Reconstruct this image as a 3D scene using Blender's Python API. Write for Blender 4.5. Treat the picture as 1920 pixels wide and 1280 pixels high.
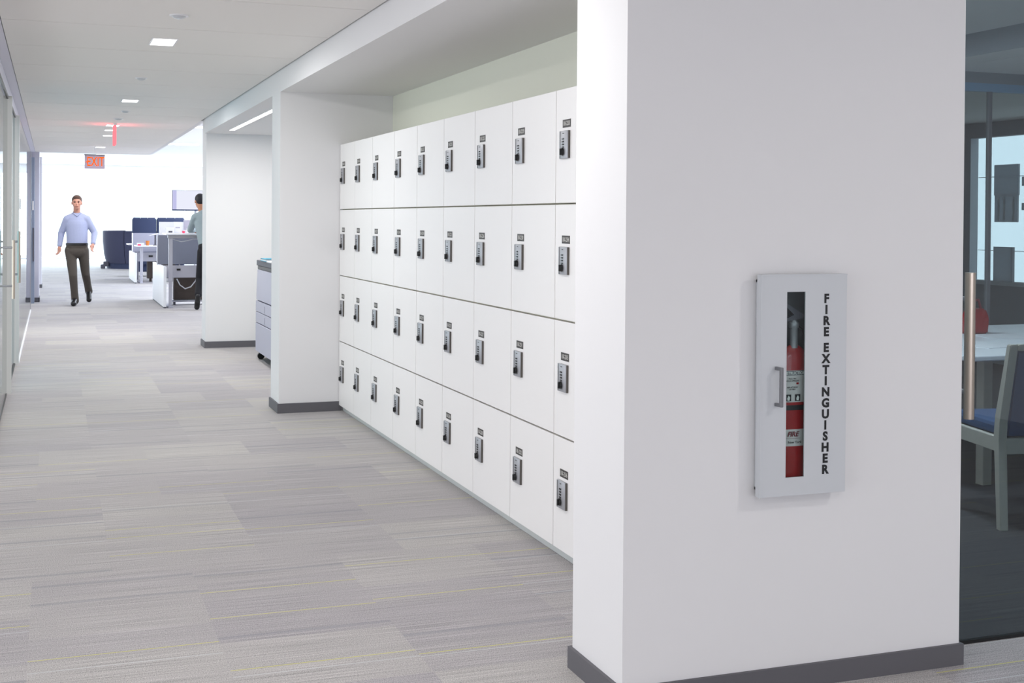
import bpy, bmesh, math, random
from mathutils import Vector, Matrix
for o in list(bpy.data.objects): bpy.data.objects.remove(o)
SC = bpy.context.scene
COL = SC.collection
PI = math.pi
random.seed(4)

# ------------------------------------------------------------------ camera
F_PX, YAW, PITCH, ROLL, CY = 2352.05, math.radians(20.1233), math.radians(-.58299), math.radians(.42736), 437.05
fw = Vector((math.sin(YAW)*math.cos(PITCH), math.cos(YAW)*math.cos(PITCH), math.sin(PITCH)))
r0 = Vector((math.cos(YAW), -math.sin(YAW), 0)); u0 = r0.cross(fw)
ax = r0*math.cos(ROLL)+u0*math.sin(ROLL); ay = -r0*math.sin(ROLL)+u0*math.cos(ROLL)
cd = bpy.data.cameras.new('camera'); cam = bpy.data.objects.new('camera', cd); COL.objects.link(cam)
cam.matrix_world = Matrix.Translation((0, 0, 1.42)) @ Matrix((ax, ay, -fw)).transposed().to_4x4()
cd.sensor_width = 36; cd.sensor_fit = 'HORIZONTAL'; cd.lens = F_PX*36/1920; cd.shift_y = (CY-640)/1920
cd.clip_start = .05; cd.clip_end = 400
SC.camera = cam

# ------------------------------------------------------------------ world, exposure, big lights
SC.view_settings.view_transform = 'Standard'; SC.view_settings.look = 'None'
SC.view_settings.gamma = 1; SC.view_settings.use_curve_mapping = False
SC.view_settings.exposure = 0.0
W = bpy.data.worlds.new('overcast_sky'); SC.world = W; W.use_nodes = True
bg = W.node_tree.nodes['Background']; bg.inputs[0].default_value = (.89, .93, 1.0, 1); bg.inputs[1].default_value = 2.0

def area(name, loc, size, sizey, energy, rot=(0, 0, 0), color=(1, 1, 1), parent=None):
    l = bpy.data.lights.new(name, 'AREA'); l.shape = 'RECTANGLE'; l.size = size; l.size_y = sizey
    l.energy = energy; l.color = color
    o = bpy.data.objects.new(name, l); COL.objects.link(o); o.location = loc; o.rotation_euler = rot
    if parent: o.parent = parent
    return o
# daylight through the window bands on the left side and at the far end
area('daylight_left', (-4.4, 4.5, .55), 12.0, .9, 52, (PI/2+.35, 0, -PI/2), (.96, .98, 1.0))
area('near_wall_fill', (2.2, -5.2, 1.35), 7.0, 1.9, 104, (PI/2, 0, 0), (.86, .89, 1.0))  # added fill behind the camera to lift the near wall; no window there
area('daylight_far', (3.2, 46.6, 1.6), 16.0, 3.0, 3000, (-PI/2, 0, 0), (.80, .89, 1.0))
area('open_area_fill', (5.5, 26, 3.17), 4.0, 14.0, 1050, (0, 0, 0), (.82, .89, 1.0))  # added overhead fill for the open office, not daylight from an opening

# ------------------------------------------------------------------ materials
def lin(c):
    return tuple(((x/255)/12.92 if x/255 <= .04045 else (((x/255)+.055)/1.055)**2.4) for x in c)+(1,)
def mat(name, c, rough=.6, metal=0, bump=0, bscale=200, var=0, spec=.5, coat=0):
    m = bpy.data.materials.new(name); m.use_nodes = True; nt = m.node_tree; p = nt.nodes['Principled BSDF']
    col = lin(c); p.inputs['Base Color'].default_value = col
    p.inputs['Roughness'].default_value = rough; p.inputs['Metallic'].default_value = metal
    p.inputs['Specular IOR Level'].default_value = spec; p.inputs['Coat Weight'].default_value = coat
    tc = nt.nodes.new('ShaderNodeTexCoord'); n = nt.nodes.new('ShaderNodeTexNoise')
    n.inputs['Scale'].default_value = bscale; n.inputs['Detail'].default_value = 3
    nt.links.new(tc.outputs['Object'], n.inputs['Vector'])
    if var:
        mx = nt.nodes.new('ShaderNodeMix'); mx.data_type = 'RGBA'
        mx.inputs['A'].default_value = tuple(x*(1-var) for x in col[:3])+(1,)
        mx.inputs['B'].default_value = tuple(min(1, x*(1+var)) for x in col[:3])+(1,)
        nt.links.new(n.outputs['Fac'], mx.inputs['Factor']); nt.links.new(mx.outputs['Result'], p.inputs['Base Color'])
    if bump:
        b = nt.nodes.new('ShaderNodeBump'); b.inputs['Strength'].default_value = bump; b.inputs['Distance'].default_value = .002
        nt.links.new(n.outputs['Fac'], b.inputs['Height']); nt.links.new(b.outputs['Normal'], p.inputs['Normal'])
    return m
def emis(name, c, s):
    m = bpy.data.materials.new(name); m.use_nodes = True; nt = m.node_tree; nt.nodes.clear()
    e = nt.nodes.new('ShaderNodeEmission'); e.inputs[0].default_value = lin(c); e.inputs[1].default_value = s
    o = nt.nodes.new('ShaderNodeOutputMaterial'); nt.links.new(e.outputs[0], o.inputs[0]); return m
def glass(name, tint, ior=1.45, extra=0.0):
    m = bpy.data.materials.new(name); m.use_nodes = True; nt = m.node_tree; nt.nodes.clear()
    N = nt.nodes.new; K = nt.links.new
    tr = N('ShaderNodeBsdfTransparent'); tr.inputs[0].default_value = tint+(1,)
    gl = N('ShaderNodeBsdfGlossy'); gl.inputs['Roughness'].default_value = 0.0
    fr = N('ShaderNodeFresnel'); fr.inputs[0].default_value = ior
    ge = N('ShaderNodeNewGeometry')
    ad = N('ShaderNodeMath'); ad.operation = 'ADD'; ad.inputs[1].default_value = extra; ad.use_clamp = True
    iv = N('ShaderNodeMath'); iv.operation = 'SUBTRACT'; iv.inputs[0].default_value = 1
    mu = N('ShaderNodeMath'); mu.operation = 'MULTIPLY'
    K(fr.outputs[0], ad.inputs[0]); K(ge.outputs['Backfacing'], iv.inputs[1]); K(ad.outputs[0], mu.inputs[0]); K(iv.outputs[0], mu.inputs[1])
    mx = N('ShaderNodeMixShader'); K(mu.outputs[0], mx.inputs[0]); K(tr.outputs[0], mx.inputs[1]); K(gl.outputs[0], mx.inputs[2])
    o = N('ShaderNodeOutputMaterial'); K(mx.outputs[0], o.inputs[0]); return m

def carpet():
    m = bpy.data.materials.new('striped_carpet_planks'); m.use_nodes = True; nt = m.node_tree; p = nt.nodes['Principled BSDF']
    N = nt.nodes.new; K = nt.links.new
    def M(op, a, b=None, c=None):
        n = N('ShaderNodeMath'); n.operation = op
        for i, v in enumerate((a, b, c)):
            if v is None: continue
            if isinstance(v, (int, float)): n.inputs[i].default_value = v
            else: K(v, n.inputs[i])
        return n.outputs[0]
    def comb(x, y, z=0.0):
        n = N('ShaderNodeCombineXYZ')
        for i, v in enumerate((x, y, z)):
            if isinstance(v, (int, float)): n.inputs[i].default_value = v
            else: K(v, n.inputs[i])
        return n.outputs[0]
    def white(v):
        n = N('ShaderNodeTexWhiteNoise'); n.noise_dimensions = '3D'; K(v, n.inputs['Vector']); return n
    def noise(v, det=2, rough=.5):
        n = N('ShaderNodeTexNoise'); n.inputs['Scale'].default_value = 1; n.inputs['Detail'].default_value = det
        n.inputs['Roughness'].default_value = rough; K(v, n.inputs['Vector']); return n.outputs['Fac']
    def mixc(f, a, b):
        n = N('ShaderNodeMix'); n.data_type = 'RGBA'
        if isinstance(f, float): n.inputs['Factor'].default_value = f
        else: K(f, n.inputs['Factor'])
        for s, v in (('A', a), ('B', b)):
            if isinstance(v, tuple): n.inputs[s].default_value = v
            else: K(v, n.inputs[s])
        return n.outputs['Result']
    tc = N('ShaderNodeTexCoord'); sp = N('ShaderNodeSeparateXYZ'); K(tc.outputs['Object'], sp.inputs[0])
    X, Y = sp.outputs[0], sp.outputs[1]
    h = .24; wd = .6
    yy = M('DIVIDE', M('ADD', Y, .07), h); row = M('FLOOR', yy); v = M('FRACT', yy)
    pair = M('FLOOR', M('DIVIDE', row, 2))
    ro = white(comb(pair, 3.0)).outputs['Value']
    off = M('MULTIPLY', M('GREATER_THAN', ro, .45), .3)
    col = M('FLOOR', M('DIVIDE', M('ADD', M('SUBTRACT', X, .23), off), wd))
    wn = white(comb(col, row, 7.0)); sc = N('ShaderNodeSeparateColor'); K(wn.outputs['Color'], sc.inputs[0])
    wp = white(comb(col, pair, 2.0)).outputs['Value']
    base = mixc(M('ADD', M('MULTIPLY', wp, .7), M('MULTIPLY', sc.outputs[0], .3)), lin((164, 159, 163)), lin((183, 179, 176)))
    # fine ribs running across the corridor
    s1 = noise(comb(M('MULTIPLY', X, .35), M('MULTIPLY', Y, 90), row), 3, .65)
    s2 = noise(comb(M('MULTIPLY', X, 2), M('MULTIPLY', Y, 260)), 1)
    s3 = noise(comb(M('MULTIPLY', X, 260), M('MULTIPLY', Y, 260)), 2, .7)
    t = M('ADD', M('ADD', M('MULTIPLY', M('SUBTRACT', s1, .5), .38), M('MULTIPLY', M('SUBTRACT', s2, .5), 1.3)), M('MULTIPLY', M('SUBTRACT', s3, .5), 2.8))
    k = M('ADD', t, 1.0)
    mul = N('ShaderNodeVectorMath'); mul.operation = 'SCALE'; K(base, mul.inputs[0]); K(k, mul.inputs['Scale'])
    c = mul.outputs[0]
    def line(pos, width, cond):
        d = M('ABSOLUTE', M('SUBTRACT', v, pos)); return M('MULTIPLY', M('LESS_THAN', d, width), cond)
    ph = M('ADD', M('MULTIPLY', sc.outputs[1], .8), .1)
    brk = M('GREATER_THAN', noise(comb(M('MULTIPLY', X, 3.0), row), 1), .42)
    c = mixc(M('MULTIPLY', line(ph, .055, M('LESS_THAN', sc.outputs[2], .3)), .35), c, lin((122, 124, 136)))
    ph2 = M('ADD', M('MULTIPLY', sc.outputs[0], .8), .1)
    c = mixc(M('MULTIPLY', line(ph2, .016, M('GREATER_THAN', sc.outputs[1], .72)), .55), c, lin((205, 208, 210)))
    ye = line(ph, .016, M('MULTIPLY', M('GREATER_THAN', sc.outputs[2], .74), 1.0))
    c = mixc(M('MULTIPLY', ye, .72), c, lin((208, 205, 112)))
    K(c, p.inputs['Base Color']); p.inputs['Roughness'].default_value = .8; p.inputs['Specular IOR Level'].default_value = .35
    p.inputs['Sheen Weight'].default_value = .15
    b = N('ShaderNodeBump'); b.inputs['Strength'].default_value = .35; b.inputs['Distance'].default_value = .003
    K(t, b.inputs['Height']); K(b.outputs['Normal'], p.inputs['Normal'])
    return m

MT = dict(
 wall=mat('white_painted_wall', (232, 231, 232), .75, bump=.06, bscale=90),
 wall_lav=mat('pale_lavender_wall', (222, 221, 232), .7, bump=.05, bscale=90),
 alc=mat('alcove_paint', (228, 229, 216), .75, bump=.05, bscale=90),
 ceil=mat('matte_ceiling_panel', (243, 240, 236), .85, bump=.05, bscale=60),
 dark=mat('dark_gap', (40, 40, 42), .9),
 base=mat('charcoal_rubber_base', (96, 95, 100), .55, bump=.04, bscale=150),
 door=mat('white_locker_laminate', (244, 242, 241), .42, bump=.02, bscale=300),
 edge=mat('beige_locker_carcass', (205, 202, 182), .6),
 kick=mat('pale_grey_plinth', (205, 209, 208), .5),
 lock=mat('satin_lock_metal', (178, 179, 184), .42, .55, bump=.02, bscale=500),
 lockside=mat('dark_lock_edge', (92, 88, 84), .5, .3),
 black=mat('black_plastic', (22, 22, 23), .35),
 plate=mat('charcoal_number_plate', (62, 58, 56), .5),
 white=mat('white_lettering', (240, 240, 236), .5),
 numw=mat('pale_grey_numerals', (196, 194, 190), .5),
 whitep=mat('white_plastic', (240, 240, 243), .4),
 steel=mat('brushed_steel', (190, 178, 165), .28, 1, bump=.02, bscale=400),
 alu=mat('grey_aluminium', (160, 160, 165), .4, .5),
 frame=mat('pale_door_frame', (212, 211, 208), .4, .1),
 cab=mat('white_enamel_cabinet', (206, 209, 213), .35, bump=.02, bscale=300),
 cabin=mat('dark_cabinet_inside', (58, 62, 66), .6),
 handle=mat('grey_pull_handle', (125, 126, 130), .4, .3),
 ink=mat('black_lettering', (18, 18, 22), .5),
 red=mat('red_enamel', (168, 14, 20), .25, coat=.4),
 label=mat('paper_label', (222, 216, 214), .6, var=.05, bscale=60),
 maroon=mat('maroon_print', (120, 25, 40), .6),
 navy=mat('navy_upholstery', (52, 62, 92), .85, bump=.3, bscale=400, var=.15),
 booth=mat('slate_blue_booth_fabric', (62, 66, 92), .8, bump=.3, bscale=400, var=.15),
 blue=mat('blue_chair_fabric', (62, 88, 128), .85, bump=.3, bscale=300, var=.12),
 taupe=mat('grey_wood_frame', (205, 200, 188), .55, var=.1, bscale=30),
 fabric=mat('grey_screen_fabric', (118, 122, 136), .9, bump=.3, bscale=500, var=.08),
 fabric2=mat('light_grey_screen_fabric', (175, 175, 190), .9, bump=.3, bscale=500, var=.08),
 metal=mat('pale_grey_powder_coat', (182, 182, 192), .45),
 desk=mat('white_desk_laminate', (238, 240, 245), .4),
 brown=mat('dark_brown_case', (62, 52, 46), .6, var=.1, bscale=20),
 copier=mat('blue_grey_copier_plastic', (184, 181, 196), .5, bump=.03, bscale=300),
 copier2=mat('dark_copier_plastic', (82, 82, 92), .5),
 teal=mat('teal_folder', (60, 140, 165), .6),
 paper=mat('paper', (235, 236, 240), .7),
 pink=mat('pink_plastic', (235, 60, 100), .5), orange=mat('orange_cup', (215, 130, 60), .5),
 gboard=None, stripe=mat('pale_stripe', (230, 235, 240), .7),
 skin=mat('skin', (205, 150, 130), .55, var=.08, bscale=20), skin2=mat('tan_skin', (185, 130, 100), .55, var=.08, bscale=20),
 hair=mat('short_brown_hair', (92, 70, 60), .7, bump=.5, bscale=200, var=.3), hair2=mat('black_hair', (18, 17, 26), .6, bump=.5, bscale=200, var=.3),
 shirt=mat('pale_blue_shirt_cotton', (168, 176, 208), .8, bump=.3, bscale=60, var=.06), shirt2=mat('grey_green_shirt_cotton', (150, 165, 170), .8, bump=.3, bscale=60, var=.06),
 trou=mat('olive_grey_trousers', (78, 72, 66), .85, bump=.3, bscale=60, var=.08), trou2=mat('black_trousers', (22, 22, 28), .85, var=.1, bscale=40),
 lips=mat('lips', (160, 95, 85), .5),
 lamp=emis('lamp_diffuser', (255, 253, 248), 5.0), strip=emis('strip_diffuser', (255, 252, 245), 6.0),
 screen=emis('lit_screen', (236, 238, 252), 1.0), screen2=emis('lit_screen_sidebar', (205, 205, 245), .9),
 exitred=emis('lit_red_orange_letters', (255, 92, 10), 1.5), exitedge=emis('lit_red_acrylic_edge', (255, 120, 130), 1.5),
 exitplate=mat('pale_mirror_sign_plate', (205, 185, 205), .35, .1),
 gclear=glass('clear_glass', (.93, .97, .96)), gteal=glass('green_tinted_glass', (.60, .80, .85)),
 gdark=glass('tinted_partition_glass', (.61, .68, .71), 1.45, .055),
 gcab=glass('cabinet_window_glass', (.85, .9, .9)),
)
MT['carpet'] = carpet()
def translucent(name, c, f):
    m = mat(name, c, .8); nt = m.node_tree; p = nt.nodes['Principled BSDF']; o = nt.nodes['Material Output']
    t = nt.nodes.new('ShaderNodeBsdfTranslucent'); t.inputs[0].default_value = lin(c)
    x = nt.nodes.new('ShaderNodeMixShader'); x.inputs[0].default_value = f
    nt.links.new(p.outputs[0], x.inputs[1]); nt.links.new(t.outputs[0], x.inputs[2]); nt.links.new(x.outputs[0], o.inputs[0]); return m
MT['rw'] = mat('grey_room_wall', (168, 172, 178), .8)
MT['gboard'] = translucent('grey_backlit_board', (185, 190, 195), .6)

# ------------------------------------------------------------------ helpers
def tag(o, label=None, cat=None, group=None, kind=None):
    if label: o['label'] = label
    if cat: o['category'] = cat
    if group: o['group'] = group
    if kind: o['kind'] = kind
    return o
def thing(name, label, cat, loc=(0, 0, 0), rz=0, group=None):
    o = bpy.data.objects.new(name, None); COL.objects.link(o); o.location = loc; o.rotation_euler = (0, 0, rz)
    o.empty_display_size = .1
    return tag(o, label, cat, group)
class MB:
    def __init__(s): s.bm = bmesh.new()
    def box(s, x0, x1, y0, y1, z0, z1, bev=0, mi=0):
        bm2 = bmesh.new()
        r = bmesh.ops.create_cube(bm2, size=1)
        for v in bm2.verts:
            v.co = Vector(((x0+x1)/2+v.co.x*(x1-x0), (y0+y1)/2+v.co.y*(y1-y0), (z0+z1)/2+v.co.z*(z1-z0)))
        if bev: bmesh.ops.bevel(bm2, geom=bm2.edges[:], offset=bev, segments=2, affect='EDGES', profile=.5)
        return s.merge(bm2, mi)
    def merge(s, bm2, mi=0, M=None):
        if M is not None: bm2.transform(M)
        bmesh.ops.recalc_face_normals(bm2, faces=bm2.faces[:])
        me = bpy.data.meshes.new('t'); 
        for f in bm2.faces: f.material_index = mi
        bm2.to_mesh(me); bm2.free(); s.bm.from_mesh(me); bpy.data.meshes.remove(me); return s
    def cyl(s, p, q, r1, r2=None, seg=20, mi=0):
        p = Vector(p); q = Vector(q); r2 = r1 if r2 is None else r2; d = q-p
        b = bmesh.new(); bmesh.ops.create_cone(b, cap_ends=True, segments=seg, radius1=r1, radius2=r2, depth=d.length)
        M = Matrix.Translation((p+q)/2) @ d.to_track_quat('Z', 'Y').to_matrix().to_4x4()
        return s.merge(b, mi, M)
    def ball(s, c, r, M3=None, seg=18, mi=0):
        b = bmesh.new(); bmesh.ops.create_uvsphere(b, u_segments=seg, v_segments=seg//2+2, radius=1)
        if isinstance(r, (int, float)): r = (r, r, r)
        M = Matrix.Diagonal((*r, 1))
        if M3 is not None: M = M3.to_4x4() @ M
        return s.merge(b, mi, Matrix.Translation(c) @ M)
    def cap(s, p, q, r1, r2, seg=16):
        s.cyl(p, q, r1, r2, seg); s.ball(p, r1, seg=seg); s.ball(q, r2, seg=seg); return s
    def prism(s, pts, axis, a, b, mi=0, bev=0):  # polygon in the other two axes, extruded along axis
        def mk(u, v, w): return {'x': (w, u, v), 'y': (u, w, v), 'z': (u, v, w)}[axis]
        b2 = bmesh.new(); A = [b2.verts.new(mk(u, v, a)) for u, v in pts]; B = [b2.verts.new(mk(u, v, b)) for u, v in pts]
        b2.faces.new(A); b2.faces.new(B[::-1]); n = len(pts)
        for i in range(n): b2.faces.new((A[i], A[(i+1) % n], B[(i+1) % n], B[i]))
        if bev: bmesh.ops.bevel(b2, geom=b2.edges[:], offset=bev, segments=2, affect='EDGES')
        return s.merge(b2, mi)
    def lathe(s, prof, c=(0, 0, 0), seg=28, mi=0):
        b2 = bmesh.new(); rings = []
        for r, z in prof: rings.append([b2.verts.new((c[0]+r*math.cos(2*PI*i/seg), c[1]+r*math.sin(2*PI*i/seg), c[2]+z)) for i in range(seg)])
        for k in range(len(rings)-1):
            for i in range(seg): b2.faces.new((rings[k][i], rings[k][(i+1) % seg], rings[k+1][(i+1) % seg], rings[k+1][i]))
        b2.faces.new(rings[0][::-1]); b2.faces.new(rings[-1]); return s.merge(b2, mi)
    def tube(s, pts, r, seg=8):
        for i in range(len(pts)-1): s.cyl(pts[i], pts[i+1], r, r, seg); s.ball(pts[i+1], r, seg=8)
        return s
    def build(s, name, m, parent=None, smooth=False, loc=None):
        me = bpy.data.meshes.new(name); s.bm.to_mesh(me); s.bm.free()
        for x in (m if isinstance(m, (list, tuple)) else [m]): me.materials.append(MT[x] if isinstance(x, str) else x)
        if smooth:
            for p in me.polygons: p.use_smooth = True
            try: me.set_sharp_from_angle(angle=math.radians(40))
            except Exception: pass
        o = bpy.data.objects.new(name, me); COL.objects.link(o)
        if parent: o.parent = parent
        if loc: o.location = loc
        return o
def world_child(o, parent):   # geometry given in world coordinates, parent sits somewhere else
    o.parent = parent; o.matrix_parent_inverse = Matrix.Translation(parent.location).inverted()
    return o
def struct(name, mb, m, parent=None, smooth=False):
    o = mb.build(name, m, parent, smooth)
    if not parent: o['kind'] = 'structure'
    return o
def sroot(name):
    o = bpy.data.objects.new(name, None); COL.objects.link(o); o['kind'] = 'structure'; return o
def text(name, s, size, m, loc, rot, parent=None, align='CENTER', ext=.0006, bold=0.0, shear=0, sx=1.0):
    cu = bpy.data.curves.new(name, 'FONT'); cu.body = s; cu.size = size; cu.align_x = align; cu.align_y = 'CENTER'
    cu.extrude = ext; cu.offset = bold; cu.shear = shear; cu.resolution_u = 3
    t = bpy.data.objects.new('tmp', cu); COL.objects.link(t); bpy.context.view_layer.update()
    me = bpy.data.meshes.new_from_object(t.evaluated_get(bpy.context.evaluated_depsgraph_get())); bpy.data.objects.remove(t)
    me.name = name; me.materials.clear(); me.materials.append(MT[m]); me.transform(Matrix.Diagonal((sx, 1, 1, 1)))
    o = bpy.data.objects.new(name, me); COL.objects.link(o); o.location = loc; o.rotation_euler = rot
    if parent: o.parent = parent
    return o
FACE_NY = (PI/2, 0, 0); FACE_NX = (PI/2, 0, -PI/2)

X0 = 1.556; HB = 2.345; CH = 2.50
# ================================================================== THE SETTING
struct('floor', MB().box(-6, 12, -6, 45.3, -.1, 0), 'carpet')
# corridor ceiling: panels with thin joints under a dark backing
c = MB(); ys = [-6+1.06*i for i in range(0)]
ylist = [6.35-1.06*k for k in range(11, 0, -1)]+[6.35+1.06*k for k in range(0, 15)]+[22.4]
for a, b in zip(ylist[:-1], ylist[1:]): c.box(-.268, X0-.012, a+.004, b-.004, CH, CH+.05)
struct('ceiling', c, 'ceil')
c = MB(); c.box(-.36, X0+.02, -5.4, 22.3, CH+.06, CH+.16); struct('ceiling_backing', c, 'dark')
bpy.data.objects['ceiling_backing'].name = 'trim_1'
struct('trim_2', MB().box(-.337, -.272, -5, 22.4, CH-.006, CH+.02), 'wall_lav')
struct('trim_3', MB().box(X0-.01, X0+.05, 14.35, 22.4, CH+.004, CH+.9), 'wall')
# left side: bulkhead
struct('wall_left', MB().box(-.55, -.338, -5, 10.85, 2.385, 2.6).box(-.55, -.338, 10.85, 22.35, 2.395, 2.6), 'wall_lav')
# left glazing and frames
d1 = sroot('door_1')
MB().box(-.352, -.340, 7.6, 10.80, .02, 2.36).build('glass', 'gclear', d1)
MB().box(-.356, -.336, 7.6, 10.72, 0.0, .018).build('bottom_rail', 'black', d1)
MB().box(-.36, -.333, 7.6, 10.8, 2.36, 2.385).build('head_track', 'black', d1)
h = MB(); h.cyl((-.262, 9.7, .83), (-.262, 9.7, 1.252), .011); o = h.build('pull_handle', 'steel', d1, True)
MB().cyl((-.34, 9.7, 1.198), (-.262, 9.7, 1.198), .008).cyl((-.34, 9.7, .922), (-.262, 9.7, .922), .008).build('bracket', 'lock', o, True)
struct('wall_left_post', MB().box(-.42, -.306, 10.82, 10.88, 0, 2.385), 'frame').name = 'trim_4'
d2 = sroot('door_2')
MB().box(-.352, -.340, 10.9, 12.95, .02, 2.37).build('glass', 'gteal', d2)
MB().box(-.36, -.333, 10.9, 12.95, 2.37, 2.392).build('head_track', 'black', d2)
MB().box(-.36, -.330, 10.9, 12.9, 0, .018).build('bottom_rail', 'black', d2)
h = MB(); h.cyl((-.262, 11.3, .866), (-.262, 11.3, 1.30), .014); o = h.build('pull_handle', 'steel', d2, True)
MB().cyl((-.34, 11.3, 1.211), (-.262, 11.3, 1.211), .009).cyl((-.34, 11.3, .938), (-.262, 11.3, .938), .009).build('bracket', 'lock', o, True)
struct('trim_5', MB().box(-.37, -.300, 12.98, 13.03, 0, 2.395), 'frame')
w1 = sroot('window_1')
MB().box(-.318, -.306, 13.04, 20.3, .02, 2.39).build('glass', 'gclear', w1)
MB().box(-.33, -.298, 13.04, 20.3, 0, .022).build('bottom_rail', 'whitep', w1)
MB().box(-.322, -.302, 20.3, 20.34, 0, 2.39).build('edge_profile', 'alu', w1)
MB().box(-.306, -.290, 13.19, 13.24, 1.49, 1.60).build('access_reader', 'cab', w1)
d3 = sroot('door_3')
MB().box(-.36, -.278, 22.0, 22.3, 0, 2.395).build('door_frame', mat('slate_blue_frame', (130, 142, 165), .5), d3)
MB().box(-.31, -.29, 21.98, 22.0, 1.53, 1.68, .003).build('wall_switch', 'whitep', d3)
MB().box(-.30, -.283, 21.97, 22.0, .69, 1.24).build('push_plate', 'copier2', d3)
struct('wall_left_far', MB().box(-.9, -.207, 22.35, 22.95, 0, 2.9), 'wall_lav')
struct('baseboard_left', MB().box(-.277, -.197, 22.335, 22.35, 0, .075).box(-.207, -.197, 22.335, 22.97, 0, .075), 'base')
struct('window_2', MB().box(-.24, -.232, 22.96, 26.75, .02, 2.6), 'gclear')
struct('wall_left_end', MB().box(-.7, -.2, 26.8, 27.4, 0, 2.62), 'wall_lav')
struct('baseboard_left_end', MB().box(-.235, -.19, 26.785, 27.42, 0, .07), 'base')
# right side: near wall, alcoves, pillars
struct('wall_right_near', MB().box(X0, 2.752, 3.29, 3.66, 0, 2.9).box(2.415, 2.752, 3.66, 9.53, 0, 2.9), 'wall')
bb = MB().box(X0-.012, 2.762, 3.278, 3.29, 0, .068).box(X0-.012, X0, 3.29, 3.672, 0, .068).box(X0, 1.99, 3.66, 3.672, 0, .068).box(2.752, 2.762, 3.29, 3.44, 0, .068)
struct('baseboard_right_near', bb, 'base')
struct('wall_alcove_back', MB().box(2.40, 2.415, 3.66, 9.17, 0, HB), 'alc')
struct('wall_right_middle', MB().box(X0, 2.415, 9.17, 9.53, 0, 2.9), 'wall')
struct('baseboard_right_middle', MB().box(X0-.012, 2.02, 9.158, 9.17, 0, .07).box(X0-.012, X0, 9.17, 9.542, 0, .07).box(X0, 3.0, 9.53, 9.542, 0, .07), 'base')
struct('wall_header', MB().box(X0, 2.415, 3.66, 9.17, HB, 2.9).box(X0, 3.2, 9.53, 14.02, HB, 2.9), 'wall')
struct('wall_right_far', MB().box(X0+.02, 3.2, 14.02, 14.38, 0, 3.3), 'wall')
struct('baseboard_right_far', MB().box(X0+.008, 3.2, 14.008, 14.02, 0, .07).box(X0+.008, X0+.02, 14.02, 14.39, 0, .07), 'base')
struct('wall_copier_back', MB().box(3.1, 3.2, 9.53, 14.02, 0, HB), 'wall')
# behind the camera and to the right of it
struct('wall_back', MB().box(-6, 8, -5.6, -5.4, 0, 2.9), 'wall')
struct('ceiling_left_rooms', MB().box(-6, -.36, -5.4, 26, 2.6, 2.7), 'ceil')
struct('ceiling_right_rooms', MB().box(X0, 12, -5.4, 3.29, 2.62, 2.7), 'ceil')
struct('wall_right_lobby', MB().box(6.5, 6.6, -5.4, 3.3, 0, 2.65), 'wall')
# open office: high white ceiling, window wall at the end
struct('ceiling_open_office', MB().box(X0+.05, 12, 14.38, 45.3, 3.2, 3.3).box(-6, X0+.05, 22.4, 45.3, 3.2, 3.3), 'wall')
struct('trim_6', MB().box(-6, 12, 22.35, 22.4, CH+.06, 3.2) if False else MB().box(-.3, X0, 22.4, 22.46, CH, 3.2), 'wall')
wf = sroot('window_3')
MB().box(-6, 12, 45.0, 45.2, 2.88, 3.2).build('window_head', 'whitep', wf)
MB().box(-6, 12, 45.0, 45.25, 0, .06).build('window_sill', 'whitep', wf)
for i in range(-6, 13):
    x = 1.80+.857*i
    MB().box(x-.03, x+.03, 45.02, 45.14, .06, 2.88).build('mullion', 'whitep', wf)
MB().box(-6, 12, 45.08, 45.09, .06, 2.88).build('pane', 'gclear', wf)
struct('wall_open_office_right', MB().box(8.0, 8.1, 14.4, 45, 0, 3.2), 'wall')

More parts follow.
